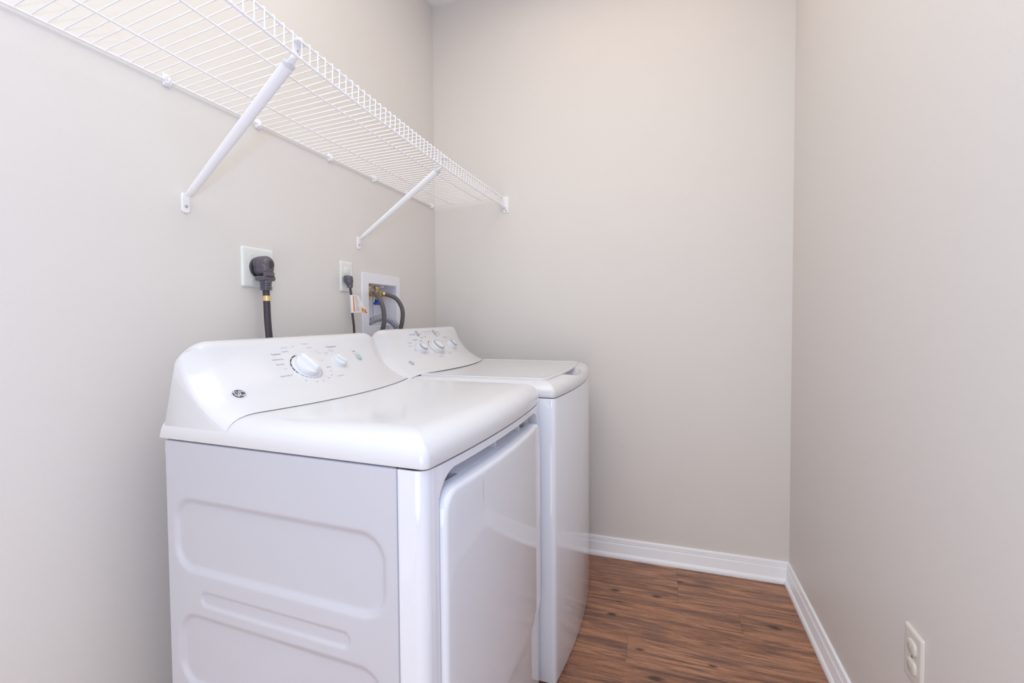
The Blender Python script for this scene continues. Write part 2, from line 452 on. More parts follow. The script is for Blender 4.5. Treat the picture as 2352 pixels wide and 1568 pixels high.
def badge(con, d, t, r, parent, field):
    b = finish('badge', con.lathe(d, t, [(r, -.002), (r, .0010), (r*.93, .0016), (r*.9, .0016)], 40), M['badgelight'], parent)
    finish('badge_field', con.lathe(d, t, [(r*.82, .0008), (r*.82, .0020)], 36), field, b)
    bm = bmesh.new()
    # two joined script capitals drawn as looping strokes with curls round the rim
    p, nr, al, up, L = con.frame(d, t)
    P = lambda u, v: p+al*u*r+up*v*r+nr*.0021
    def stroke(pts, wd): tube(bm, spline([P(*q) for q in pts], 5), r*wd, 6)
    stroke([(-.05, .30), (-.22, .48), (-.46, .42), (-.52, .10), (-.36, -.22), (-.12, -.20), (-.06, .02), (-.22, .04)], .060)
    stroke([(-.06, .0), (-.04, -.3), (-.16, -.52), (-.30, -.44), (-.22, -.32)], .055)
    stroke([(.50, .30), (.40, .48), (.20, .46), (.12, .24), (.30, .06), (.14, -.06), (.10, -.34), (.30, -.50), (.50, -.36), (.44, -.22)], .060)
    for a in (40, 130, 220, 310):
        q = math.radians(a)
        stroke([(.78*math.cos(q-.42), .78*math.sin(q-.42)), (.70*math.cos(q-.1), .70*math.sin(q-.1)), (.62*math.cos(q+.2), .62*math.sin(q+.2)), (.72*math.cos(q+.42), .72*math.sin(q+.42))], .050)
    finish('badge_monogram', bm, M['badgelight'], b)

# ---------------------------------------------------------------- dryer (built square, then turned a touch)
DX0, DX1, DY0, DY1 = .134, .764, .673, 1.339
DYC = (DY0+DY1)/2
piv = Vector((DX1, DY0, 0))
dry = thing('clothes_dryer', 'white clothes dryer with a pressed side panel, standing nearest the viewer', 'dryer', piv)
# near side panel, pressed with two large recesses and a slot
def side_depth(x, z):
    d = .007*(1-sstep(-.016, .0, sdrr(x, z, .154, .601, .687, .762, .055)))
    d += .007*(1-sstep(-.016, .0, sdrr(x, z, .160, .357, .679, .519, .055)))
    d += .007*(1-sstep(-.016, .0, sdrr(x, z, .160, .07, .679, .255, .055)))
    d += .0035*(1-sstep(-.007, .0, sdrr(x, z, .228, .536, .608, .571, .0174)))
    d += .0035*(1-sstep(-.007, .0, sdrr(x, z, .228, .290, .608, .325, .0174)))
    return d
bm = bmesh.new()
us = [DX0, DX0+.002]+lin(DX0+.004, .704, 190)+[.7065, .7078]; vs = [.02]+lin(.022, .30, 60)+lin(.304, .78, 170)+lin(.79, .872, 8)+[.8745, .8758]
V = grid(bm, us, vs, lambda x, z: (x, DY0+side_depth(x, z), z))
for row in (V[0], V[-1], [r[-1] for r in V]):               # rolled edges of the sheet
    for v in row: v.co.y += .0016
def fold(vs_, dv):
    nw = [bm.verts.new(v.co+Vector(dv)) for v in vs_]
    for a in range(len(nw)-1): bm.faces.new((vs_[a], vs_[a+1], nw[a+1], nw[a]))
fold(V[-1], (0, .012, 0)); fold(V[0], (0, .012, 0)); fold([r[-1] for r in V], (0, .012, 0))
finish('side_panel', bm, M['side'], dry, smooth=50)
# front panel wrapping the near corner; the opening for the door is pressed into it
BOW = .018
def front_x(y): return DX1+BOW*max(0, 1-((y-DYC)/(DYC-DY0))**2)
path = []
R = .022
path += [(.7095, DY0+.012), (.7095, DY0+.0012), (.711, DY0)] + [(x, DY0) for x in lin(.715, DX1-R, 6)]
for i in range(1, 9):
    a = PI/2*i/8; path.append((DX1-R+R*math.sin(a), DY0+R-R*math.cos(a)))
ys = sorted(set([round(y, 5) for y in lin(DY0+R+.003, DY0+.09, 40)+lin(DY0+.09, DY1-.09, 110)+lin(DY1-.09, DY1-R-.003, 40)]))
path += [(None, y) for y in ys]
for i in range(1, 9):
    a = PI/2*i/8; path.append((DX1-R+R*math.cos(a), DY1-R+R*math.sin(a)))
path += [(.715, DY1), (.7, DY1)]
OY0, OY1, OZ0, OZ1 = DY0+.039, DY1-.039, .290, .8605
def opening(y, z):
    return sdrr(y, z, OY0, OZ0, OY1, OZ1, .055)
def fpt(p, z):
    x, y = p
    blend_edge = 0
    if x is None:
        e = min(y-(DY0+R), (DY1-R)-y)
        x = front_x(y)*sstep(0, .03, e)+ (DX1+ (front_x(y)-DX1)*.5)*(1-sstep(0, .03, e))
        dd = opening(y, z)
        pocket = .024+.022*sstep(.66, .80, z)*sstep(0, .06, min(y-OY0, OY1-y))
        x -= pocket*(1-sstep(-.0045, .0, dd))
    return (x, y, z)
zs = lin(.02, .28, 6)+lin(.2815, .31, 16)+lin(.33, .77, 26)+lin(.773, .8745, 68)+[.8758]
bm = bmesh.new(); V = grid(bm, list(range(len(path))), zs, lambda i, z: fpt(path[i], z))
top = [r[-1] for r in V]
nw = [bm.verts.new(v.co+Vector((-.012, 0, 0)) if path[i][0] is None else v.co+Vector((-.006, .004 if v.co.y < DYC else -.004, 0))) for i, v in enumerate(top)]
for a in range(len(nw)-1): bm.faces.new((top[a], top[a+1], nw[a+1], nw[a]))
finish('front_panel', bm, M['enamel'], dry, smooth=40)
# ribs inside the hand pocket above the door
for yy in (DYC-.005, DYC+.16):
    finish('pocket_rib', box((.735, yy-.002, .80), (.758, yy+.002, .857), .0005, 1), M['enamel'], dry)
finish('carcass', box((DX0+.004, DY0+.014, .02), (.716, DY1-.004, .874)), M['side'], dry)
for fx in (DX0+.06, DX1-.08):
    for fy in (DY0+.06, DY1-.06):
        bm = bmesh.new(); lathe(bm, [(.020, 0), (.022, .004), (.022, .012), (.012, .014), (.012, .025)], (fx, fy, 0), (0, 0, 1), 16)
        finish('levelling_foot', bm, M['black'], dry)
# door: rounded slab following the bow
def door_x(y): return DX1+.012+.019*max(0, 1-((y-DYC)/(.31))**2)
def door_ring(ins, back):
    out = []
    pts = inset_poly(rrect(OY0+.003, OZ0+.004, OY1-.003, .8290, .042, 10), ins)
    # subdivide the long edges so the bow stays smooth
    dense = []
    for a, b in zip(pts, pts[1:]+pts[:1]):
        n = 1 if math.dist(a, b) < .05 else (24 if abs(a[0]-b[0]) > .01 else 12)
        dense += [(a[0]+(b[0]-a[0])*i/n, a[1]+(b[1]-a[1])*i/n) for i in range(n)]
    return [(door_x(y)-back, y, z) for y, z in dense]
bm = bmesh.new()
rings = [door_ring(0, .034), door_ring(0, .008), door_ring(.0012, .0045), door_ring(.0035, .0018), door_ring(.0065, .0004), door_ring(.010, 0)]
vr = loft(bm, rings, True, False)
inner = [(v.co.y, v.co.z) for v in vr[-1]]
for f in (.92, .78, .6, .4, .2):
    ring = []
    for y, z in inner:
        yy, zz = DYC+(y-DYC)*f, .555+(z-.555)*f
        ring.append(bm.verts.new((door_x(yy), yy, zz)))
    prev = vr[-1]; n = len(ring)
    for i in range(n): bm.faces.new((prev[i], prev[(i+1) % n], ring[(i+1) % n], ring[i]))
    vr.append(ring)
bm.faces.new(vr[-1])
door = finish('door', bm, M['enamel'], dry, smooth=40)
bm = bmesh.new()                                           # lip behind the door's top edge, where the hand pulls
pts = []
for i in range(41):
    y = OY0+.10+(OY1-OY0-.20)*i/40; pts.append(y)
rings = []
for y in pts:
    x = door_x(y)-.030
    rings.append([(x-.036, y, .806), (x, y, .806), (x+.002, y, .8280), (x-.004, y, .8300), (x-.036, y, .8285)])
loft(bm, rings)
finish('pull_lip', bm, M['enamel'], door, smooth=50)
for zz in (.781, .600):
    bm = bmesh.new(); lathe(bm, [(.0048, -.002), (.0048, .001), (.003, .0022)], (door_x(OY0)-.020, OY0+.003, zz), (0, -1, 0), 12)
    finish('door_screw', bm, M['steel'], door)
bm = bmesh.new()                                           # pale drip mark on the door
ds = [(.830-.02, .0006), (.8, .0012), (.785, .0015), (.770, .0012), (.762, .0004)]
add_faces(bm, [(door_x(.845)+.0006, .852+sg*wd, z) for z, wd in ds for sg in (-1, 1)], [(2*i, 2*i+1, 2*i+3, 2*i+2) for i in range(4)])
finish('drip_mark', bm, M['rust'], door)
# lid
out = rrect(.117, DY0-.001, DX1+.002, DY1+.001, [.004, .013, .022, .004], 8, .018)
bm = bmesh.new()
prof = [(.006, .8790), (.001, .8795), (0, .882), (0, .899), (.0012, .906), (.005, .9145), (.0115, .922), (.020, .928), (.031, .9325), (.044, .935), (.060, .936)]
rings = []
for ins, z in prof:
    q = inset_poly(out, ins)
    q = [(x+(z-.88)*.35*max(0, 1-(x-.117)/.05), y) for x, y in q]
    rings.append([(x, y, z) for x, y in q])
vr = loft(bm, rings, True, False)
ring = vr[-1]; n = len(ring); ctr = Vector((.45, DYC, .936))
for f in (.7, .4, .15):
    nr_ = [bm.verts.new(ctr+(v.co-ctr)*f) for v in vr[len(prof)-1]]
    for i in range(n): bm.faces.new((ring[i], ring[(i+1) % n], nr_[(i+1) % n], nr_[i]))
    ring = nr_
bm.faces.new(ring)
finish('lid', bm, M['lid'], dry, smooth=40)
# console
dc = Console(DYC, (DY1-DY0)/2, 0, 0, [(0, .899), (.0012, .906), (.005, .9145), (.0115, .922), (.020, .928), (.031, .9325), (.044, .935), (.060, .936)])
con = finish('console', dc.mesh(), M['lid'], dry, smooth=40)
badge(dc, -.269, .655, .0150, con, M['badge'])
BK, BT = -.060, .385
kn = finish('dial', dc.lathe(BK, BT, [(.0365, -.003), (.0365, .0012), (.0332, .0020), (.0328, .004), (.0322, .012), (.031, .0140), (.026, .0145)], 56), M['knob'], con)
finish('dial_grip', dc.oriented(BK, BT, math.radians(104), lambda: grip_bar(.0292, .0082, .009, .027)), M['knob'], kn)
kn = finish('temperature_knob', dc.lathe(.063, .375, [(.0225, -.003), (.0225, .001), (.0198, .0018), (.0190, .011), (.0178, .0125), (.013, .013)], 44), M['knob'], con)
finish('knob_grip', dc.oriented(.063, .375, math.radians(125), lambda: grip_bar(.0172, .0058, .008, .020)), M['knob'], kn)
finish('start_button', dc.lathe(.165, .345, [(.0108, -.003), (.0108, .0035), (.0098, .0048), (.006, .0052)], 30), M['startbtn'], con)
# print round the dial
bm = bmesh.new()
segs = [(100, 123), (127, 148), (152, 170), (174, 190), (194, 201)]
for a0, a1 in segs: dc.arc(bm, BK, BT, .0398, .0428, math.radians(a0), math.radians(a1))
for a in (95, 206): dc.arc(bm, BK, BT, .0405, .0422, math.radians(a-1.2), math.radians(a+1.2), n=2)
for a in (118, 164, 186): dc.arc(bm, BK, BT, .0394, .0432, math.radians(a-.9), math.radians(a+.9), .0007, 2)
finish('dial_scale', bm, M['ink'], con, smooth=0)['kind'] = 'stuff'
bm = bmesh.new()
a = 214
while a < 366:
    dc.arc(bm, BK, BT, .0398, .0424, math.radians(a), math.radians(a+11)); a += 14
finish('timer_scale', bm, M['inklight'], con, smooth=0)['kind'] = 'stuff'
bm = bmesh.new()
T1 = .0098
for txt, d, t, sz in (('Cottons', -.1215, .165, T1), ('Temperature', .077, .130, T1), ('Start', .163, .235, T1),
                      ('Less Dry', -.090, .140, .0078), ('Optimum Dry', -.1245, .235, .0078), ('More Dry', -.1265, .305, .0078), ('Quick Fluff 10', -.1345, .475, .0078),
                      ('80 Min', .010, .430, .0075), ('70', .004, .50, .0072), ('60', -.008, .565, .0072), ('50', -.026, .605, .0072), ('40', -.052, .635, .0072), ('30', -.072, .635, .0072), ('20', -.098, .59, .0072)):
    dc.text(bm, txt, d, t, sz*(.82 if sz > .009 else .72))
finish('printed_words', bm, M['inkgrey'], con, smooth=0)['kind'] = 'stuff'
bm = bmesh.new()
for txt, d, t, sz in (('Easy Care', -.0865, .090, .0075), ('Off', -.058, .085, .0075), ('Delicates', -.015, .060, .0075), ('Less Dry', -.005, .115, .0065), ('Dry', .010, .165, .0065), ('More', .018, .205, .0065),
                      ('Off', -.122, .375, .0075), ('Off', .006, .315, .0068), ('Timed Dry', .020, .600, .0085), ('Cottons', .042, .205, .0068), ('High', .040, .232, .0062), ('Delicates', .066, .178, .0068), ('Low', .068, .202, .0062), ('Push to Start', .163, .275, .0055)):
    dc.text(bm, txt, d, t, sz*(.82 if sz > .009 else .72))
finish('printed_small_words', bm, M['inklight'], con, smooth=0)['kind'] = 'stuff'
# small cream strain block behind the cabinet, just under the lid
finish('strain_block', box((.112, DY0+.012, .838), (.1345, DY0+.05, .866), .006, 2), M['cream'], dry)
dry.rotation_euler = (0, 0, -.032)

# ---------------------------------------------------------------- washer
WY0, WY1, WX0, WX1 = 1.363, 2.056, .140, .825
WYC = (WY0+WY1)/2
wsh = thing('washing_machine', 'white top-loading washing machine standing between the dryer and the back wall', 'washer', (.48, WYC, 0))
WB = .029
out = rrect(WX0, WY0, WX1, WY1, [.01, .012, .012, .01], 6, WB)
bm = bmesh.new()
rings = [[(x, y, z) for x, y in inset_poly(out, i)] for i, z in ((.004, .004), (.0008, .005), (0, .008), (0, .8805), (.0012, .8825), (.006, .883))]
loft(bm, rings)
finish('cabinet', bm, M['enamel'], wsh, smooth=40)
for fx in (WX0+.07, WX1-.07):
    for fy in (WY0+.07, WY1-.07):
        bm = bmesh.new(); lathe(bm, [(.018, 0), (.020, .0015), (.020, .004), (.011, .005), (.011, .006)], (fx, fy, 0), (0, 0, 1), 16)
        finish('levelling_foot', bm, M['black'], wsh)
out = rrect(WX0-.005, WY0, WX1+.001, WY1, [.004, .014, .014, .004], 8, WB)
bm = bmesh.new()
prof = [(.006, .8852), (.001, .8857), (0, .888), (0, .899), (.002, .9065), (.0065, .9150), (.014, .9220), (.023, .927), (.034, .930), (.048, .9312)]
rings = [[(x, y, z) for x, y in inset_poly(out, i)] for i, z in prof]
loft(bm, rings)
topf = finish('top_frame', bm, M['lid'], wsh, smooth=40)
bm = bmesh.new(); bmesh.ops.create_uvsphere(bm, u_segments=48, v_segments=24, radius=1)
for v in bm.verts: v.co = Vector((.806+v.co.x*.044, WYC-.01+v.co.y*.115, .936+v.co.z*.040))
cut = finish('cutter', bm, None)
cut.location = (0, 0, 0)
boolean_cut(topf, [cut])
topf.data.materials.clear(); topf.data.materials.append(M['lid'])
# lid panel with a raised rolled rim
lo_ = rrect(.345, WY0+.045, .788, WY1-.045, [.012, .03, .03, .012], 8, .020)
bm = bmesh.new()
prof = [(0, .9308), (0, .9325), (0, .9345), (.0012, .9366), (.004, .9376), (.010, .9373), (.018, .9358), (.035, .9352)]
loft(bm, [[(x, y, z) for x, y in inset_poly(lo_, i)] for i, z in prof])
finish('lid', bm, M['lid'], wsh, smooth=40)
wc = Console(WYC, (WY1-WY0)/2, .007, .006, [(0, .899), (.002, .9065), (.0065, .9150), (.014, .9220), (.023, .927), (.034, .930), (.060, .9345), (.09, .9365)])
con = finish('console', wc.mesh(), M['lid'], wsh, smooth=40)
badge(wc, -.262, .685, .0120, con, M['badgepale'])
def ring_knob(name, d, t, r, lab):
    k = finish(name, wc.lathe(d, t, [(r*1.10, -.003), (r*1.10, .001), (r*1.0, .002), (r*.97, .012), (r*.93, .0165), (r*.90, .0175)], 44), M['knob'], con)
    b = finish('knob_cap', wc.lathe(d, t, [(r*.80, .015), (r*.80, .0205), (r*.74, .0240), (r*.68, .0245), (r*.66, .0232)], 40), M['greyplastic'], k)
    finish('knob_face', wc.lathe(d, t, [(r*.665, .020), (r*.665, .0236), (r*.4, .0240)], 36), M['knob'], k)
    finish('knob_pointer', wc.oriented(d, t, math.radians(118), lambda: box((r*.45, -.0016, .022), (r*.83, .0016, .0258), .0004, 1)), M['knob'], k)
ring_knob('load_size_knob', -.143, .40, .0212, '')
ring_knob('cycle_dial', -.030, .40, .0315, '')
ring_knob('temperature_knob', .116, .40, .0228, '')
def oval(d, t):
    o_ = rrect(-.0075, -.0125, .0075, .0125, .0074, 8)
    def fn():
        b_ = bmesh.new(); loft(b_, [[(x, y, h) for x, y in inset_poly(o_, i)] for i, h in ((0, -.004), (0, .0035), (.001, .0045), (.003, .0050))]); return b_
    return wc.oriented(d, t, math.radians(8), fn)
finish('button', oval(-.088, .065), M['greyplastic'], con)
finish('button', oval(.053, .065), M['greyplastic'], con)
bm = bmesh.new()
for i in range(6): wc.arc(bm, -.064+.0195*i, .075, 0.0002, .0017 if i else .0028, 0, 2*PI, n=10)
wc.text(bm, 'Start', .088, .055, .0085); wc.text(bm, 'Pause', .094, .105, .0078)
for i, tx in enumerate(('Fill', 'Soak', 'Wash', 'Rinse', 'Spin')): wc.text(bm, tx, -.044+.0195*i, .035, .0058)
for tx, d, t, sz in (('Soil Level', .062, .140, .0075), ('Temperature', .128, .185, .0085), ('Casuals', -.096, .215, .0080), ('Whites', -.072, .150, .0080), ('Colors', -.045, .135, .0080),
                     ('Jeans', -.100, .30, .0070), ('Active', -.106, .36, .0070), ('Towels', -.098, .42, .0070), ('Off', -.080, .53, .0070), ('Bulky Items', -.060, .615, .0078), ('Delicates', .035, .58, .0078),
                     ('Large', -.186, .30, .0068), ('Small', -.178, .40, .0068), ('Load Size', -.175, .235, .0072), ('Cold', .082, .27, .0066), ('Hot', .155, .50, .0066)):
    wc.text(bm, tx, d, t, sz*.80)
finish('printed_words', bm, M['inkgrey'], con, smooth=0)['kind'] = 'stuff'
bm = bmesh.new(); wc.text(bm, 'Deep Rinse', -.124, .075, .0085); wc.text(bm, 'Deep Fill', -.131, .185, .0080)
finish('printed_blue_words', bm, M['inkblue'], con, smooth=0)['kind'] = 'stuff'
bm = bmesh.new()
a = 100
while a < 222:
    wc.arc(bm, -.030, .40, .0378, .0402, math.radians(a), math.radians(a+8)); a += 11
finish('dial_scale', bm, M['ink'], con, smooth=0)['kind'] = 'stuff'
bm = bmesh.new(); wc.arc(bm, -.030, .40, .0378, .0396, math.radians(225), math.radians(350))
wc.arc(bm, -.143, .40, .0248, .0262, math.radians(100), math.radians(200)); wc.arc(bm, .116, .40, .0265, .0278, math.radians(90), math.radians(190))
finish('timer_scale', bm, M['inklight'], con, smooth=0)['kind'] = 'stuff'

# ---------------------------------------------------------------- wire shelf
FX = .385; ZB = 1.7015
def zup(y):
    # the front edge sags a little between its braces
    a, b, c = (.75, 1.738), (1.5, 1.709), (2.19, 1.717)
    y = max(y, .55)
    return (a[1]*(y-b[0])*(y-c[0])/((a[0]-b[0])*(a[0]-c[0])) + b[1]*(y-a[0])*(y-c[0])/((b[0]-a[0])*(b[0]-c[0])) + c[1]*(y-a[0])*(y-b[0])/((c[0]-a[0])*(c[0]-b[0])))
LIP = .040
SY0, SY1 = -.20, 2.188
shelf = thing('wire_shelf', 'long white ventilated wire shelf high on the left wall above both machines', 'shelf', (0, 1.2, ZB))
ysl = lin(SY0, SY1, 48)
def long_wire(name, x, zf, r):
    bm = bmesh.new(); tube(bm, [(x, y, zf(y)) for y in ysl], r, 8); finish(name, bm, M['wire'], shelf, smooth=60)
long_wire('back_wire', .0075, lambda y: ZB, .0030)
long_wire('front_wire', FX, zup, .0027)
long_wire('front_wire', FX, lambda y: zup(y)-LIP, .0030)
for x in (.112, .270):
    long_wire('support_wire', x, lambda y, x=x: ZB+(zup(y)-ZB)*(x-.0075)/(FX-.0075)-.0012, .0023)
# one cross wire, bent down over the front edge; copied along the shelf
yr = .7095
bm = bmesh.new()
zf = zup(yr)
pts = [(.0065, yr, ZB+.0036)]+[(x, yr, ZB+(zf-ZB)*(x-.0075)/(FX-.0075)+.0040) for x in lin(.06, .374, 5)]+[(FX-.002, yr, zf+.0043), (FX+.0024, yr, zf+.0034), (FX+.0038, yr, zf-.0002), (FX+.0038, yr, zf-.01), (FX+.0038, yr, zf-LIP-.002)]
tube(bm, pts, .00165, 6)
cw = finish('cross_wire', bm, M['wire'], shelf, smooth=60, origin=(.0075, yr, ZB))
k0, k1 = -36, 59
for k in range(k0, k1+1):
    y = yr+.0248*k
    if k == 0: continue
    c = cw.copy(); COL.objects.link(c); c.parent = shelf
    c.location = Vector((.0075, y, ZB))-shelf.location
    c.rotation_euler = (0, -(math.atan2(zup(y)-ZB, FX-.0075)-math.atan2(zf-ZB, FX-.0075)), 0)
# clips along the wall wire
for y in (.02, .28, .815, 1.081, 1.393, 1.663, 1.925, 2.165):
    bm = bmesh.new()
    add_box(bm, (0.0002, y-.009, ZB-.013), (.0055, y+.009, ZB+.016), .0015, 2)
    tube(bm, [(.0075+.0062*math.cos(a), y, ZB+.0062*math.sin(a)) for a in [math.radians(q) for q in range(-190, 80, 18)]], .0032, 8)
    tube(bm, [(.0078, y-.007, ZB-.006), (.0078, y+.007, ZB-.006)], .0042, 8)
    cl = finish('wall_clip', bm, M['wire'], shelf)
# braces
def brace(yb, zb, yt):
    B = Vector((.006, yb, zb)); ztop = zup(yt)-LIP
    Tp = Vector((FX-.012, yt, ztop-.004))
    d = (Tp-B); L = d.length; d.normalize()
    u = Vector((0, 1, 0)); u = (u-d*u.dot(d)).normalized(); v = d.cross(u)
    bm = bmesh.new(); rings = []
    for t, a, b in ((.02, .0105, .0035), (.05, .0105, .0075), (.09, .0100, .0090), (.5, .0126, .0100), (.93, .0152, .0105), (.972, .0154, .0105)):
        p = B+d*(L*t); rings.append([p+u*a*math.cos(2*PI*k/16)+v*b*math.sin(2*PI*k/16) for k in range(16)])
    loft(bm, rings)
    br = finish('support_brace', bm, M['wire'], shelf)
    bm = bmesh.new()                                        # flattened foot against the wall
    o_ = rrect(yb-.0105, zb-.036, yb+.0105, zb+.012, [.009, .009, .003, .003], 6)
    loft(bm, [[(x, y, z) for y, z in inset_poly(o_, i)] for i, x in ((0, .0003), (0, .003), (.0012, .004))])
    ft = finish('brace_foot', bm, M['wire'], br)
    bm = bmesh.new(); lathe(bm, [(.0042, .0035), (.0042, .0052), (.0028, .0066), (.001, .0068)], (0, yb, zb-.020), (1, 0, 0), 16)
    finish('brace_screw', bm, M['greyplastic'], br)
    bm = bmesh.new()                                        # insert that hooks over the front wires
    rings = []
    for p, a, b in ((B+d*(L*.965), .0115, .0075), (Tp+Vector((.001, 0, 0)), .0085, .006), (Vector((FX-.0075, yt+.004, ztop+.006)), .0105, .0028), (Vector((FX-.0072, yt+.008, ztop+.030)), .0125, .0022), (Vector((FX-.0065, yt+.009, ztop+LIP+.004)), .0125, .0020)):
        rings.append([p+Vector((b*math.sin(2*PI*k/12), a*math.cos(2*PI*k/12), 0)) for k in range(12)])
    loft(bm, rings)
    add_box(bm, (FX-.007, yt-.004, ztop+LIP-.008), (FX+.0075, yt+.022, ztop+LIP-.004), .001, 1)
    hk = finish('brace_hook', bm, M['wire'], br)
    bm = bmesh.new(); lathe(bm, [(.0030, 0), (.0030, .0012)], (FX-.0058, yt+.0075, ztop+.016), (1, 0, .05), 14)
    finish('hook_rivet', bm, M['greyplastic'], br)
    bm = bmesh.new(); rings = []
    for t in (.958, .976):
        p = B+d*(L*t); rings.append([p+u*.0158*math.cos(2*PI*k/16)+v*.0109*math.sin(2*PI*k/16) for k in range(16)])
    loft(bm, rings)
    finish('brace_collar', bm, M['wiregrey'], br)
brace(.855, 1.432, .824)
brace(1.556, 1.436, 1.528)
# end bracket on the back wall
bm = bmesh.new()
add_box(bm, (FX-.006, D-.004, zup(2.19)-LIP-.030), (FX+.022, D-.0002, zup(2.19)+.010), .0012, 1)
add_box(bm, (FX-.008, D-.030, zup(2.19)-LIP-.006), (FX-.0045, D-.003, zup(2.19)+.006), .001, 1)
add_box(bm, (FX-.008, D-.030, zup(2.19)-LIP-.008), (FX+.010, D-.003, zup(2.19)-LIP-.0045), .001, 1)
eb = finish('end_bracket', bm, M['wire'], shelf)
bm = bmesh.new(); lathe(bm, [(.0035, 0), (.0035, .002), (.002, .003)], (FX+.010, D-.004, zup(2.19)-LIP-.020), (0, -1, 0), 12)
finish('bracket_screw', bm, M['greyplastic'], eb)

# ---------------------------------------------------------------- large outlet with the dryer's cord
def cover_plate(name, x_dir, base, y0, y1, z0, z1, thick, m, parent, r=.006):
    o_ = rrect(y0, z0, y1, z1, r, 5)
    bm = bmesh.new()
    loft(bm, [[(base+x_dir*h, y, z) for y, z in inset_poly(o_, i)] for i, h in ((0, .0003), (0, thick*.45), (.0025, thick*.9), (.006, thick), (.012, thick*1.02))])
    return finish(name, bm, m, parent, smooth=40)
o30 = thing('range_outlet', 'large square white outlet plate on the left wall holding the heavy dark plug', 'outlet', (0, 1.070, 1.280))
cover_plate('cover_plate', 1, 0, 1.013, 1.127, 1.222, 1.338, .0065, M['plate'], o30)
bm = bmesh.new(); lathe(bm, [(.030, .004), (.030, .0105), (.0285, .012), (.01, .012)], (0, 1.066, 1.280), (1, 0, 0), 36)
finish('receptacle', bm, M['black'], o30)
for zz in (1.316, 1.243):
    bm = bmesh.new(); lathe(bm, [(.0035, .005), (.0035, .0072), (.002, .0078)], (0, 1.046, zz), (1, 0, 0), 12)
    finish('plate_screw', bm, M['plate'], o30)
dcord = thing('power_cord', 'thick dark cord with angled plug running from the square outlet down behind the dryer', 'cord', (.03, 1.064, 1.0))
bm = bmesh.new()                                            # plug body: domed head that narrows to a neck below
rings = []
pc = (1.062, 1.284)
def plug_ring(x, sc):
    pts_ = []
    for i in range(36):
        a = 2*PI*i/36; ry, rz = .0235, .029
        y, z = ry*math.cos(a), rz*math.sin(a)
        if z < 0:                                           # straighten the lower half into a neck
            y = max(-.0200, min(.0200, y*1.04)); z = z*1.05
        pts_.append((x, pc[0]+y*sc, pc[1]+z*sc))
    return pts_
loft(bm, [plug_ring(x, s_) for x, s_ in ((.0125, .80), (.014, .92), (.022, .96), (.0225, .90), (.026, .90), (.0265, .97), (.044, .96), (.051, .88), (.056, .74), (.059, .5))])
add_box(bm, (.020, pc[0]-.0215, 1.240), (.055, pc[0]+.0225, 1.254), .004, 2)
pg = finish('plug', bm, M['plug'], dcord, smooth=45)
bm = bmesh.new(); o_ = rrect(-.009, -.014, .009, .012, .0085, 8)
loft(bm, [[(.0565+h, pc[0]+.002+y, pc[1]+.004+z) for y, z in inset_poly(o_, i)] for i, h in ((0, -.004), (0, .002), (.002, .0034))])
finish('thumb_rest', bm, M['black'], pg)
bm = bmesh.new()
loft(bm, [[(.052+h, pc[0]+y, 1.262+.030*q) for y, h in ((-.0205, 0), (-.012, .005), (0, .0065), (.012, .005), (.0205, 0), (0, -.01))] for q in (-.3, .1)])
finish('plug_collar', bm, M['plug'], pg)
bm = bmesh.new()
cxp, cyp = .038, 1.0635
prof = [(.0165, 1.242), (.0165, 1.233)]
z = 1.233
for k in range(3): prof += [(.0135, z-.0005), (.0135, z-.0025), (.0162, z-.003), (.0162, z-.0065)]; z -= .0065
prof += [(.0115, z-.001)]
lathe(bm, [(r, zz) for r, zz in prof], (cxp, cyp, 0), (0, 0, 1), 24)
finish('strain_relief', bm, M['plug'], dcord, smooth=30)
bm = bmesh.new(); path_ = spline([(cxp, cyp, 1.215), (.0385, cyp+.001, 1.18), (.039, cyp+.002, 1.13), (.040, cyp+.005, 1.08), (.044, cyp+.008, 1.02), (.055, cyp+.012, .95), (.075, cyp+.02, .88), (.10, cyp+.03, .80), (.128, cyp+.04, .74)], 6)
tube(bm, path_, .0096, 14)
finish('cable', bm, M['black'], dcord)
bm = bmesh.new(); tube(bm, [(.0384, cyp+.001, 1.197), (.0386, cyp+.0012, 1.182)], .0104, 18)
finish('cable_band', bm, M['gold'], dcord)

# ---------------------------------------------------------------- small outlet with the washer's cord
o15 = thing('wall_outlet', 'narrow white outlet plate between the square plate and the plumbing box', 'outlet', (0, 1.476, 1.286))
cover_plate('cover_plate', 1, 0, 1.440, 1.512, 1.229, 1.343, .0055, M['plate'], o15, .004)
for zz in (1.307, 1.2655):
    bm = bmesh.new(); o_ = rrect(1.476-.017, zz-.0145, 1.476+.017, zz+.0145, .010, 6)
    loft(bm, [[(h, y, z) for y, z in inset_poly(o_, i)] for i, h in ((0, .003), (0, .0066), (.001, .0072))])
    finish('receptacle', bm, M['plate'], o15)
wcord = thing('power_cord', 'thin dark cord with a small plug and a white and orange warning tag', 'cord', (.03, 1.458, 1.1))
bm = bmesh.new()
py = 1.458
rings = []
for zz, hy, x0, x1 in ((1.288, .009, .012, .030), (1.287, .0145, .009, .036), (1.281, .0165, .0075, .041), (1.270, .016, .0075, .043), (1.259, .0115, .011, .043), (1.253, .0085, .018, .042), (1.2525, .0100, .018, .043), (1.243, .0088, .021, .041), (1.2425, .006, .026, .038)):
    xc, hx = (x0+x1)/2, (x1-x0)/2
    rings.append([(xc+hx*math.cos(2*PI*k/20), py+hy*math.sin(2*PI*k/20), zz) for k in range(20)])
loft(bm, rings)
pg = finish('plug', bm, M['plug'], wcord, smooth=50)
bm = bmesh.new()
for zz, hx in ((1.279, .0420), (1.268, .0440)): add_box(bm, (hx-.004, py-.0015, zz-.006), (hx+.0008, py+.0015, zz+.005), .0005, 1)
finish('plug_ridge', bm, M['plug'], pg)
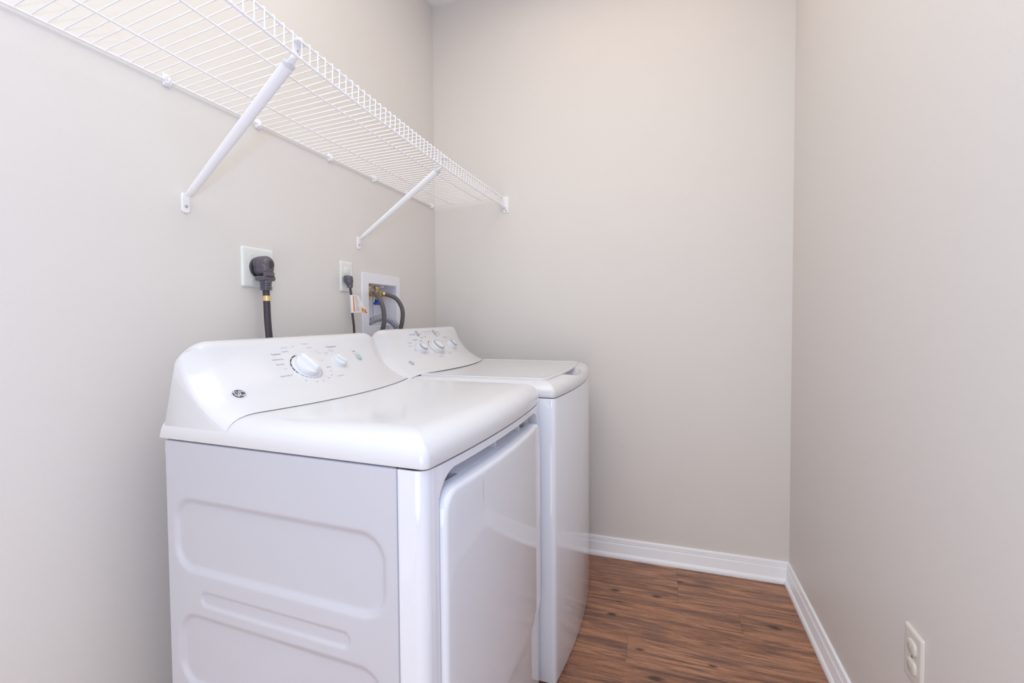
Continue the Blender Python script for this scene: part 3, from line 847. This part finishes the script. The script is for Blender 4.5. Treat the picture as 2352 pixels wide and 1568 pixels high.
bm = bmesh.new(); path_ = spline([(.032, py, 1.244), (.033, py+.004, 1.215), (.034, py+.007, 1.18), (.034, py+.009, 1.14), (.035, py+.014, 1.10), (.036, py+.016, 1.06), (.045, py+.018, 1.0), (.06, py+.02, .93), (.09, py+.01, .86), (.10, py-.045, .80)], 6)
tube(bm, path_, .0044, 10)
finish('cable', bm, M['black'], wcord)
# warning tag: a folded flag round the cord
bm = bmesh.new()
A = [(.0405, 1.4605, 1.2175), (.0395, 1.4650, 1.1500)]     # edge at the cord, top and bottom
B_ = [(.0455, 1.4900, 1.2120), (.0430, 1.5120, 1.1515)]
C_ = [(.0465, 1.4920, 1.2050), (.0520, 1.5400, 1.1445)]
def tagsheet(quads, th, bm):
    for q in quads:
        a = [Vector(p) for p in q]; nn = (a[1]-a[0]).cross(a[3]-a[0]).normalized()
        if nn.x < 0: nn = -nn
        loft(bm, [[p for p in a], [p+nn*th for p in a]])
tagsheet([(A[0], B_[0], B_[1], A[1]), (B_[0], C_[0], C_[1], B_[1])], .0006, bm)
tube(bm, [(.0342, py+.0045, 1.2165), (.0342, py+.0090, 1.150)], .0062, 12)
tag = finish('warning_tag', bm, M['tag'], wcord, smooth=20)
def on_tag(u, v, off=.0010):
    a = Vector(A[0]).lerp(Vector(B_[0]), u); b = Vector(A[1]).lerp(Vector(B_[1]), u)
    n_ = (Vector(B_[0])-Vector(A[0])).cross(Vector(A[1])-Vector(A[0])).normalized()
    if n_.x < 0: n_ = -n_
    return a.lerp(b, v)+n_*off
def quad_tag(u0, u1, v0, v1, nm, m_, fn=on_tag):
    b_ = bmesh.new(); add_faces(b_, [fn(u0, v0), fn(u1, v0), fn(u1, v1), fn(u0, v1)], [(0, 1, 2, 3)]); return finish(nm, b_, m_, tag, smooth=0)
quad_tag(.01, .16, .05, .93, 'orange_stripe', M['orange'])
bm = bmesh.new()
for i in range(16):
    v0 = .05+.055*i; u1 = .62+.33*random.random()
    add_faces(bm, [on_tag(.30, v0), on_tag(u1, v0), on_tag(u1, v0+.020), on_tag(.30, v0+.020)], [(0, 1, 2, 3)])
finish('printed_lines', bm, M['inklight'], tag, smooth=0)['kind'] = 'stuff'
def on_flag(u, v, off=.0010):
    a = Vector(B_[0]).lerp(Vector(C_[0]), u); b = Vector(B_[1]).lerp(Vector(C_[1]), u)
    return a.lerp(b, v)+Vector((.6, -.8, 0))*(off+.0012)
quad_tag(.08, .52, .66, .97, 'yellow_patch', M['yellow'], on_flag)
quad_tag(.66, .90, .70, .95, 'red_patch', M['red'], on_flag)
bm = bmesh.new(); lathe(bm, [(.003, .0003), (.003, .0012)], on_flag(.3, .8), (1, -.2, 0), 3); finish('warning_mark', bm, M['ink'], tag, smooth=0)

# ---------------------------------------------------------------- washer supply box in the wall
sb = thing('washer_supply_box', 'white recessed plumbing box in the left wall behind the washing machine', 'plumbing box', (0, 1.708, 1.184))
bm = bmesh.new()
o_ = rrect(1.568, 1.056, 1.848, 1.312, .003, 3); i_ = rrect(HY0+.002, HZ0+.002, HY1-.002, HZ1-.002, .003, 3)
loft(bm, [[(h, y, z) for y, z in q] for q, h in ((o_, .0003), (o_, .004), (inset_poly(o_, .002), .006), (inset_poly(i_, -.002), .006), (i_, .004), (i_, -.085))], False, True)
finish('box_frame', bm, M['boxw'], sb, smooth=30)
for yy in (1.70, 1.765):
    finish('knockout_tab', box((-.07, yy-.012, 1.262), (-.030, yy+.012, 1.2715), .001, 1), M['boxw'], sb)
for yy in (1.725, 1.770):
    finish('box_rib', box((-.0845, yy-.0015, 1.105), (-.080, yy+.0015, 1.255), .0005, 1), M['boxw'], sb)
def valve(y, handle, tilt=0):
    bm = bmesh.new()
    lathe(bm, [(.0085, 0), (.0105, .004), (.0105, .012), (.0080, .014), (.0085, .020), (.0115, .021), (.0125, .026), (.0125, .030), (.0095, .033), (.004, .034)], (-.018, y, 1.231), (0, 0, 1), 20)
    lathe(bm, [(.0100, -.022), (.0120, -.014), (.0095, .006), (.0095, .012), (.0085, .020)], (-.018, y, 1.230), (1, 0, 0), 20)
    lathe(bm, [(.006, 0), (.0075, .004), (.0075, .018)], (-.018, y, 1.206), (0, 0, 1), 16)
    v_ = finish('shutoff_valve', bm, M['brass'], sb, smooth=30)
    bm = bmesh.new()
    for k in range(6): pass
    lathe(bm, [(.0115, .014), (.0128, .0155), (.0128, .0265), (.0105, .028)], (-.018, y, 1.230), (1, 0, 0), 8)
    finish('hose_coupling', bm, M['brass'], v_, smooth=20)
    if not handle: return
    bm = bmesh.new()
    add_box(bm, (-.024, y-.006, 1.196), (-.012, y+.006, 1.208), .002, 2); add_box(bm, (-.022, y-.019, 1.1855), (-.012, y+.019, 1.197), .003, 2)
    finish('valve_handle', bm, M[handle], v_)
valve(1.700, 'blue'); valve(1.643, None)

# hoses
def hose(label, pts):
    h = thing('water_hose', label, 'hose', pts[0])
    bm = bmesh.new(); tube(bm, spline(pts, 8), .0088, 14)
    finish('rubber_tube', bm, M['hose'], h)
    bm = bmesh.new(); a, b = Vector(pts[0]), Vector(pts[1]); d = (b-a).normalized()
    lathe(bm, [(.0080, -.001), (.0104, 0), (.0104, .008), (.0096, .010)], a, d, 18)
    finish('crimp_collar', bm, M['brass'], h)
hose('dark grey water hose dropping from the plumbing box between the two machines', [(.012, 1.640, 1.232), (.030, 1.618, 1.229), (.056, 1.602, 1.214), (.076, 1.600, 1.180), (.083, 1.600, 1.140), (.080, 1.600, 1.100), (.062, 1.599, 1.055), (.042, 1.598, 1.005), (.030, 1.596, .95), (.030, 1.58, .85), (.05, 1.57, .70)])
hose('dark grey water hose nearest the back wall, dropping behind the washing machine', [(.012, 1.703, 1.2305), (.032, 1.712, 1.227), (.060, 1.726, 1.212), (.080, 1.732, 1.182), (.088, 1.733, 1.150), (.084, 1.732, 1.110), (.074, 1.730, 1.07), (.066, 1.728, 1.02), (.060, 1.726, .93), (.07, 1.72, .80)])
dh = thing('drain_hose', 'grey corrugated drain hose arching out of the plumbing box behind the washing machine', 'hose', (0, 1.66, 1.1))
base = spline([(-.046, 1.628, 1.085), (-.030, 1.640, 1.106), (-.004, 1.668, 1.124), (.016, 1.698, 1.131), (.030, 1.728, 1.120), (.040, 1.754, 1.096), (.046, 1.774, 1.066), (.050, 1.786, 1.02), (.054, 1.79, .95)], 12)
bm = bmesh.new()
# resample evenly then alternate radii for the corrugation
cum = [0]
for a, b in zip(base, base[1:]): cum.append(cum[-1]+(b-a).length)
npts = int(cum[-1]/.0016); res = []; j = 0
for i in range(npts+1):
    s_ = cum[-1]*i/npts
    while j < len(cum)-2 and cum[j+1] < s_: j += 1
    res.append(base[j].lerp(base[j+1], (s_-cum[j])/max(1e-9, cum[j+1]-cum[j])))
tube(bm, res, [.0134+.0026*math.cos(2*PI*i*.0016/.0112) for i in range(len(res))], 16)
finish('corrugated_tube', bm, M['drain'], dh, smooth=70)

# ---------------------------------------------------------------- duplex outlet low on the right wall
dup = thing('wall_outlet', 'white duplex outlet plate low on the right wall with no plug in it', 'outlet', (W, 1.187, .406))
cover_plate('cover_plate', -1, W, 1.151, 1.223, .349, .463, .0060, M['plateold'], dup, .004)
for zz in (.4265, .3855):
    bm = bmesh.new(); o_ = rrect(1.187-.0170, zz-.0145, 1.187+.0170, zz+.0145, .011, 8)
    loft(bm, [[(W-h, y, z) for y, z in inset_poly(o_, i)] for i, h in ((0, .004), (0, .0082), (.0015, .0092))])
    rc = finish('receptacle', bm, M['plateold'], dup)
    bm = bmesh.new()
    for sy, hh in ((-.0063, .0045), (.0063, .0038)): add_box(bm, (W-.00935, 1.187+sy-.0008, zz+.001-hh+.002), (W-.0088, 1.187+sy+.0008, zz+.001+hh+.002))
    lathe(bm, [(.0024, 0), (.0024, .0006)], (W-.0088, 1.187, zz-.0075), (-1, 0, 0), 10)
    finish('socket_slots', bm, M['inklight'], rc, smooth=0)
bm = bmesh.new(); lathe(bm, [(.0032, .005), (.0032, .0068), (.0018, .0075)], (W, 1.187, .406), (-1, 0, 0), 12)
finish('plate_screw', bm, M['steel'], dup)
